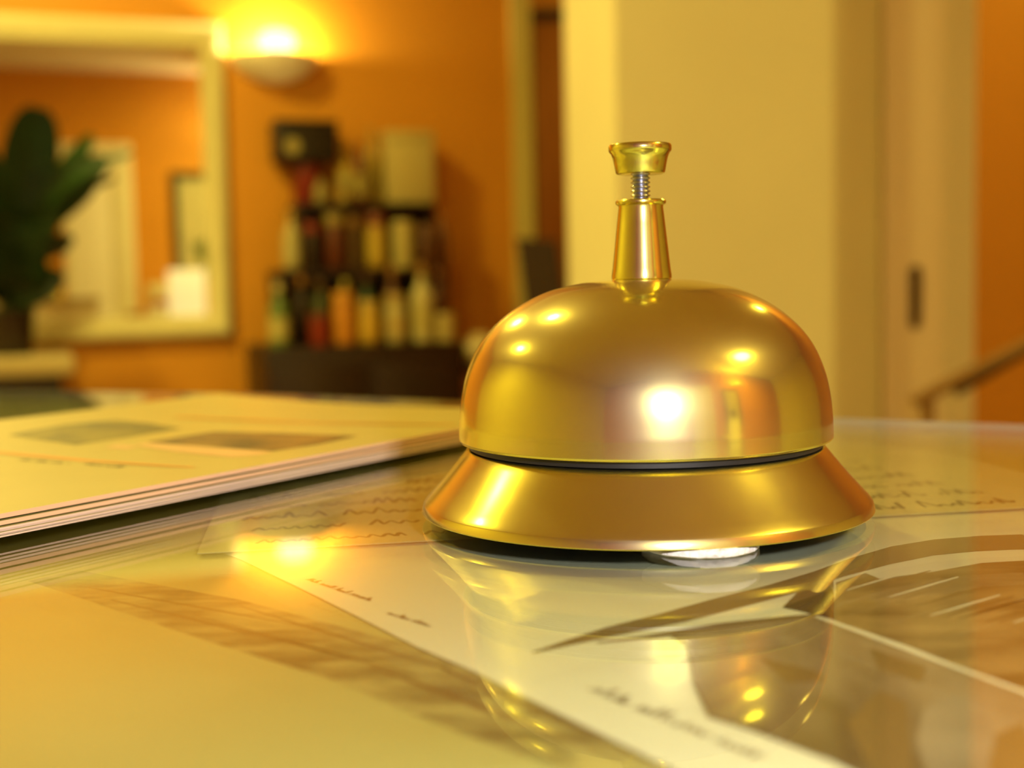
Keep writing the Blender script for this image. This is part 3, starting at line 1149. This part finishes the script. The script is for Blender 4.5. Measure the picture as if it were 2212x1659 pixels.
# base cabinet top, row behind
goods('bottle', 650, 596, 34, .298, cb, DRK, (.42, .18, .02), 'dark bottle with orange cap behind the green bottle, lowest row')
goods('bottle', 690, 604, 36, .298, cb, (.08, .09, .02), (.16, .07, .02), 'olive bottle standing behind the red tin, lowest row')
goods('bottle', 746, 604, 40, .298, cb, (.1, .05, .01), (.46, .36, .06), 'dark bottle with yellow cap behind the orange jar, lowest row')
goods('bottle', 790, 592, 38, .298, cb, (.03, .07, .02), (.1, .03, .01), 'dark green bottle behind the golden jar, lowest row')
goods('bottle', 846, 573, 36, .298, cb, BRN, (.42, .2, .04), 'brown bottle with orange cap behind the pale beige jar')
goods('bottle', 946, 580, 34, .298, cb, BRN, (.3, .1, .02), 'red-brown bottle behind the short pale tin, lowest row')
# middle shelf
goods('bottle', 628, 455, 38, .225, t1z, (.58, .5, .2), (.5, .32, .06), 'pale bottle at the left end of the middle shelf', (.62, .56, .26))
goods('jar', 672, 482, 34, .225, t1z, DRK, RED, 'dark jar with red lid second from left on the middle shelf')
goods('jar', 722, 462, 46, .215, t1z, (.14, .03, .01), (.34, .24, .05), 'dark red jar with tan lid on the middle shelf')
goods('tin', 765, 468, 30, .22, t1z, (.12, .06, .015), (.26, .12, .02), 'brown tin right of the dark red jar on the middle shelf')
goods('jar', 811, 462, 42, .22, t1z, (.6, .38, .04), (.26, .06, .02), 'yellow jar with reddish lid on the middle shelf', (.66, .46, .05))
goods('tin', 870, 478, 46, .22, t1z, (.66, .56, .2), (.6, .48, .16), 'tall pale tin on the middle shelf below the big white box')
goods('jar', 920, 486, 38, .225, t1z, (.13, .045, .012), (.2, .08, .02), 'brown jar right of the tall pale tin on the middle shelf')
goods('bottle', 955, 460, 24, .205, t1z, (.2, .07, .015), (.46, .2, .03), 'slim brown bottle at the right end of the middle shelf')
# top shelf
tin = goods('tin', 662, 352, 62, .064, t2z, (.27, .02, .008), (.2, .015, .008), 'dark red tin under the black box at the left of the top shelf')
ztin = wp(662, 352, .064)[1]
gb = goods('box', 655, 264, 132, .075, ztin + .001, (.016, .01, .008), (.014, .009, .008), 'black gift box perched on the dark red tin, top of the rack')
bm = bmesh.new()
lathe(bm, [(.026, 0), (.026, .002), (0, .003)], 24)
bmesh.ops.rotate(bm, verts=bm.verts, matrix=Matrix.Rotation(math.pi / 2, 3, 'X'))
bmesh.ops.translate(bm, verts=bm.verts, vec=(-.05, -.0605, .045))
tag(finish('tag', bm, cmat((.5, .42, .14)), gb), 'pale round tag')
goods('bottle', 692, 385, 28, .16, t2z, (.42, .36, .12), (.3, .26, .08), 'short olive bottle standing before the dark red tin')
goods('bottle', 744, 310, 36, .09, t2z, (.66, .45, .06), (.72, .5, .06), 'yellow bottle right of the black box on the top shelf', (.5, .42, .12))
goods('bottle', 775, 306, 26, .15, t2z, (.22, .07, .015), (.2, .06, .012), 'slim brown bottle between yellow bottles on the top shelf', (.5, .4, .1))
goods('bottle', 803, 276, 36, .09, t2z, (.55, .38, .05), (.62, .36, .04), 'tall amber bottle beside the white box on the top shelf', (.5, .4, .08))
goods('box', 878, 286, 100, .10, t2z, (.74, .62, .24), (.76, .62, .22), 'big white box at the right end of the top shelf')
goods('tin', 742, 398, 28, .16, t2z, (.5, .36, .08), (.44, .3, .06), 'low tan tin in front of the yellow bottle, top shelf')

# pale round jar on a small stand right of the rack
s_, zj = wp(1036, 792, .34)
st_ = empty('side_stand', W(s_, .34, 0), 'slim dark stand between the rack and the hall opening', 'stand', rotz=PHI)
bm = bmesh.new()
lathe(bm, [(.07, zj - .02), (.075, zj - .016), (.075, zj - .004), (.07, zj)], 28)
finish('stand_top', bm, M['darkwood'], st_)
bm = bmesh.new()
lathe(bm, [(.07, 0), (.065, .02), (.016, .05), (.014, zj - .05), (.03, zj - .0205)], 20)
finish('stand_post', bm, M['darkwood'], st_)
vase = empty('ginger_jar', W(s_, .34, zj + .0005), 'small round cream jar peeping out left of the bell', 'jar', rotz=PHI)
rr = .068
bm = bmesh.new()
lathe(bm, [(rr * .6, 0), (rr * .85, rr * .3), (rr, rr * .75), (rr * .85, rr * 1.2), (rr * .5, rr * 1.38)], 28)
finish('body', bm, cmat((.84, .7, .34)), vase)
bm = bmesh.new()
lathe(bm, [(rr * .52, rr * 1.385), (rr * .54, rr * 1.45), (rr * .3, rr * 1.58), (0, rr * 1.62)], 24)
finish('lid', bm, cmat((.8, .66, .3)), vase)

# ================================================================== DARK SLANTED BOARD IN THE HALL OPENING
Y = 4.35
c0, c1, c2, c3 = aty(1116, 514, Y), aty(1202, 520, Y), aty(1222, 668, Y), aty(1136, 664, Y)
board = empty('notice_stand', ((c2.x + c3.x) / 2, Y, 0), 'dark slanted board on a stand in front of the hall opening', 'stand')
ox_ = board.location.x
bm = bmesh.new()
fr = [bm.verts.new((p.x - ox_, -.012, p.z)) for p in (c0, c1, c2, c3)]
bk = [bm.verts.new((p.x - ox_, .012, p.z)) for p in (c0, c1, c2, c3)]
bm.faces.new(fr)
bm.faces.new(bk[::-1])
for k in range(4):
    j = (k + 1) % 4
    bm.faces.new((fr[k], fr[j], bk[j], bk[k]))
finish('board', bm, M['slate'], board, smooth=False)
bm = bmesh.new()
lathe(bm, [(.1, 0), (.1, .012), (.014, .03), (.012, c2.z - .001)], 20)
finish('stand_post', bm, M['latch'], board)

# ================================================================== STAIR RAIL ON THE RIGHT
Y = 2.05
a, b = aty(1972, 868, Y), aty(2212, 748, Y)
dv = (b - a)
c, d = aty(2082, 852, Y), aty(2212, 776, Y)
rail = empty('stair_railing', (a.x, Y, 0), 'brown wooden stair railing climbing to the right', 'railing')
o_ = Vector((a.x, Y, 0))
bm = bmesh.new()
tube(bm, [a - o_, a + dv * .06 - o_, a + dv * .5 - o_, a + dv * 3.2 - o_], [.009, .0105, .0105, .0105], 14)
finish('handrail', bm, M['railwood'], rail)
bm = bmesh.new()
dv2 = d - c
tube(bm, [c - o_ + Vector((0, .04, 0)), c + dv2 * 5.6 - o_ + Vector((0, .04, 0))], .008, 12)
finish('lower_rail', bm, M['slate'], rail)
for k in (.13, 1.6, 3.0):
    p = a + dv * k - o_
    bm = bmesh.new()
    lathe(bm, [(.016, 0), (.014, .03), (.011, p.z * .5), (.012, p.z - .008)], 14, cx=p.x, cy=0)
    finish('post', bm, M['railwood'], rail)

# ================================================================== BEHIND THE DESK (seen in the mirror)
def droot(name, px, zbase, off_, label, cat):
    s_, _ = mirrored(px, 640, off_)
    return empty(name, W(s_, off_, zbase), label, cat, rotz=PHI + math.pi)


def dw(px0, px1, off_):
    return abs(mirrored(px1, 640, off_)[0] - mirrored(px0, 640, off_)[0])


# door with casing
s_a, ztop = mirrored(128, 308, ROOM)
s_b, _ = mirrored(282, 308, ROOM)
d3 = empty('door_3', W((s_a + s_b) / 2, ROOM, 0), None, None, rotz=PHI + math.pi)
tag(d3, kind='structure')
hwd = (s_b - s_a) / 2
bm = bmesh.new()
cw = .17
box(bm, -hwd, -hwd + cw, -.03, -.001, 0, ztop, bev=.004)
box(bm, hwd - .05, hwd, -.03, -.001, 0, ztop, bev=.004)
box(bm, -hwd + cw, hwd - .05, -.03, -.001, ztop - .1, ztop, bev=.004)
finish('casing', bm, M['cream'], d3)
bm = bmesh.new()
box(bm, -hwd + cw + .001, hwd - .051, -.02, -.001, 0, ztop - .101, bev=.002)
finish('door_leaf', bm, M['white'], d3)
# picture
s_a, zt_ = mirrored(368, 372, ROOM)
_, zb_ = mirrored(400, 600, ROOM)
pw = .52
pic = empty('framed_picture', W(s_a + pw / 2, ROOM, zb_), 'dark-framed picture reflected in the right side of the mirror', 'picture', rotz=PHI + math.pi)
h_ = zt_ - zb_
bm = bmesh.new()
fw_ = .05
box(bm, -pw / 2, -pw / 2 + fw_, -.03, -.001, 0, h_)
box(bm, pw / 2 - fw_, pw / 2, -.03, -.001, 0, h_)
box(bm, -pw / 2 + fw_, pw / 2 - fw_, -.03, -.001, 0, fw_)
box(bm, -pw / 2 + fw_, pw / 2 - fw_, -.03, -.001, h_ - fw_, h_)
finish('frame', bm, M['picframe'], pic, smooth=False)
bm = bmesh.new()
box(bm, -pw / 2 + fw_, pw / 2 - fw_, -.012, -.001, fw_, h_ - fw_)
v_ = [(-.02 + .09 * math.cos(t * .6) * (1 + .25 * math.sin(t * 2.3)), -.0125, .22 + .1 * math.sin(t * .6) * (1 + .3 * math.cos(t * 1.7))) for t in range(10)]
cpoint = bm.verts.new((.02, -.0125, .2))
vv = [bm.verts.new((p[0] + .04, p[1], p[2])) for p in v_]
for k in range(len(vv)):
    f = bm.faces.new((cpoint, vv[k], vv[(k + 1) % len(vv)]))
    f.material_index = 1
finish('print', bm, [M['picmat'], M['picgreen']], pic, smooth=False)
# low cabinet with the things on it
co = ROOM - .45
_, zc2 = mirrored(380, 694, co)
s_a, _ = mirrored(255, 694, co)
s_b = s_a + 1.2
cab = empty('desk_cabinet', W((s_a + s_b) / 2, ROOM - .225, 0), 'low orange cabinet behind the desk below the picture', 'cabinet', rotz=PHI + math.pi)
bm = bmesh.new()
box(bm, -.6, .6, -.22, .22, 0, zc2 - .025, bev=.004)
finish('body', bm, M['cabinet'], cab)
bm = bmesh.new()
box(bm, -.62, .62, -.235, .222, zc2 - .0245, zc2, bev=.004)
finish('cabinet_top', bm, M['frame'], cab)
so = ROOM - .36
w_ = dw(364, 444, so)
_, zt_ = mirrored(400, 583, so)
wbox = droot('glowing_white_box', 404, zc2 + .0005, so, 'white box with added glow seen in the lower right corner of the mirror', 'glow_box')
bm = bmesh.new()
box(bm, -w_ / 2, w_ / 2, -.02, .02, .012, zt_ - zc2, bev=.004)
finish('glow_panel', bm, M['glow_box'], wbox)  # plain white box face with added glow
bm = bmesh.new()
box(bm, -w_ * .3, w_ * .3, -.07, .07, 0, .0115, bev=.003)
finish('stand_foot', bm, M['white'], wbox)
cup = droot('mug', 338, zc2 + .0005, so, 'white round mug beside the glowing white box in the mirror', 'mug')
r_ = dw(322, 354, so) / 2
_, zt_ = mirrored(338, 660, so)
bm = bmesh.new()
h_ = zt_ - zc2
lathe(bm, [(r_ * .7, 0), (r_ * .95, h_ * .2), (r_, h_ * .6), (r_ * .9, h_), (r_ * .8, h_), (r_ * .85, h_ * .5), (0, h_ * .3)], 28)
finish('body', bm, M['white'], cup)
bm = bmesh.new()
tube(bm, [(r_ * .95, 0, h_ * .75), (r_ * 1.45, 0, h_ * .7), (r_ * 1.45, 0, h_ * .35), (r_ * .95, 0, h_ * .3)], .008, 8)
finish('handle', bm, M['white'], cup)
bx = droot('tissue_box', 345, zc2 + .0005, so - .0 + .16, 'cream box with a red spot behind the mug in the mirror', 'box')
w_ = dw(318, 368, so + .16)
_, zt_ = mirrored(345, 612, so + .16)
bm = bmesh.new()
box(bm, -w_ / 2, w_ / 2, -.05, .05, 0, zt_ - zc2, bev=.004)
finish('carton', bm, M['frame'], bx)
bm = bmesh.new()
lathe(bm, [(.045, 0), (.045, .002), (0, .003)], 24)
bmesh.ops.rotate(bm, verts=bm.verts, matrix=Matrix.Rotation(math.pi / 2, 3, 'X'))
bmesh.ops.translate(bm, verts=bm.verts, vec=(0, -.0505, (zt_ - zc2) * .52))
finish('emblem', bm, M['red'], bx)
bowl = droot('fruit_bowl', 290, zc2 + .0005, so, 'orange bowl left of the mug in the mirror', 'bowl')
r_ = dw(268, 312, so) / 2
bm = bmesh.new()
lathe(bm, [(r_ * .5, 0), (r_ * .55, .01), (r_ * .9, r_ * .5), (r_, r_ * .95), (r_ * .95, r_ * .95), (r_ * .8, r_ * .5), (0, r_ * .2)], 32)
finish('bowl_body', bm, cmat((.7, .3, .04)), bowl)
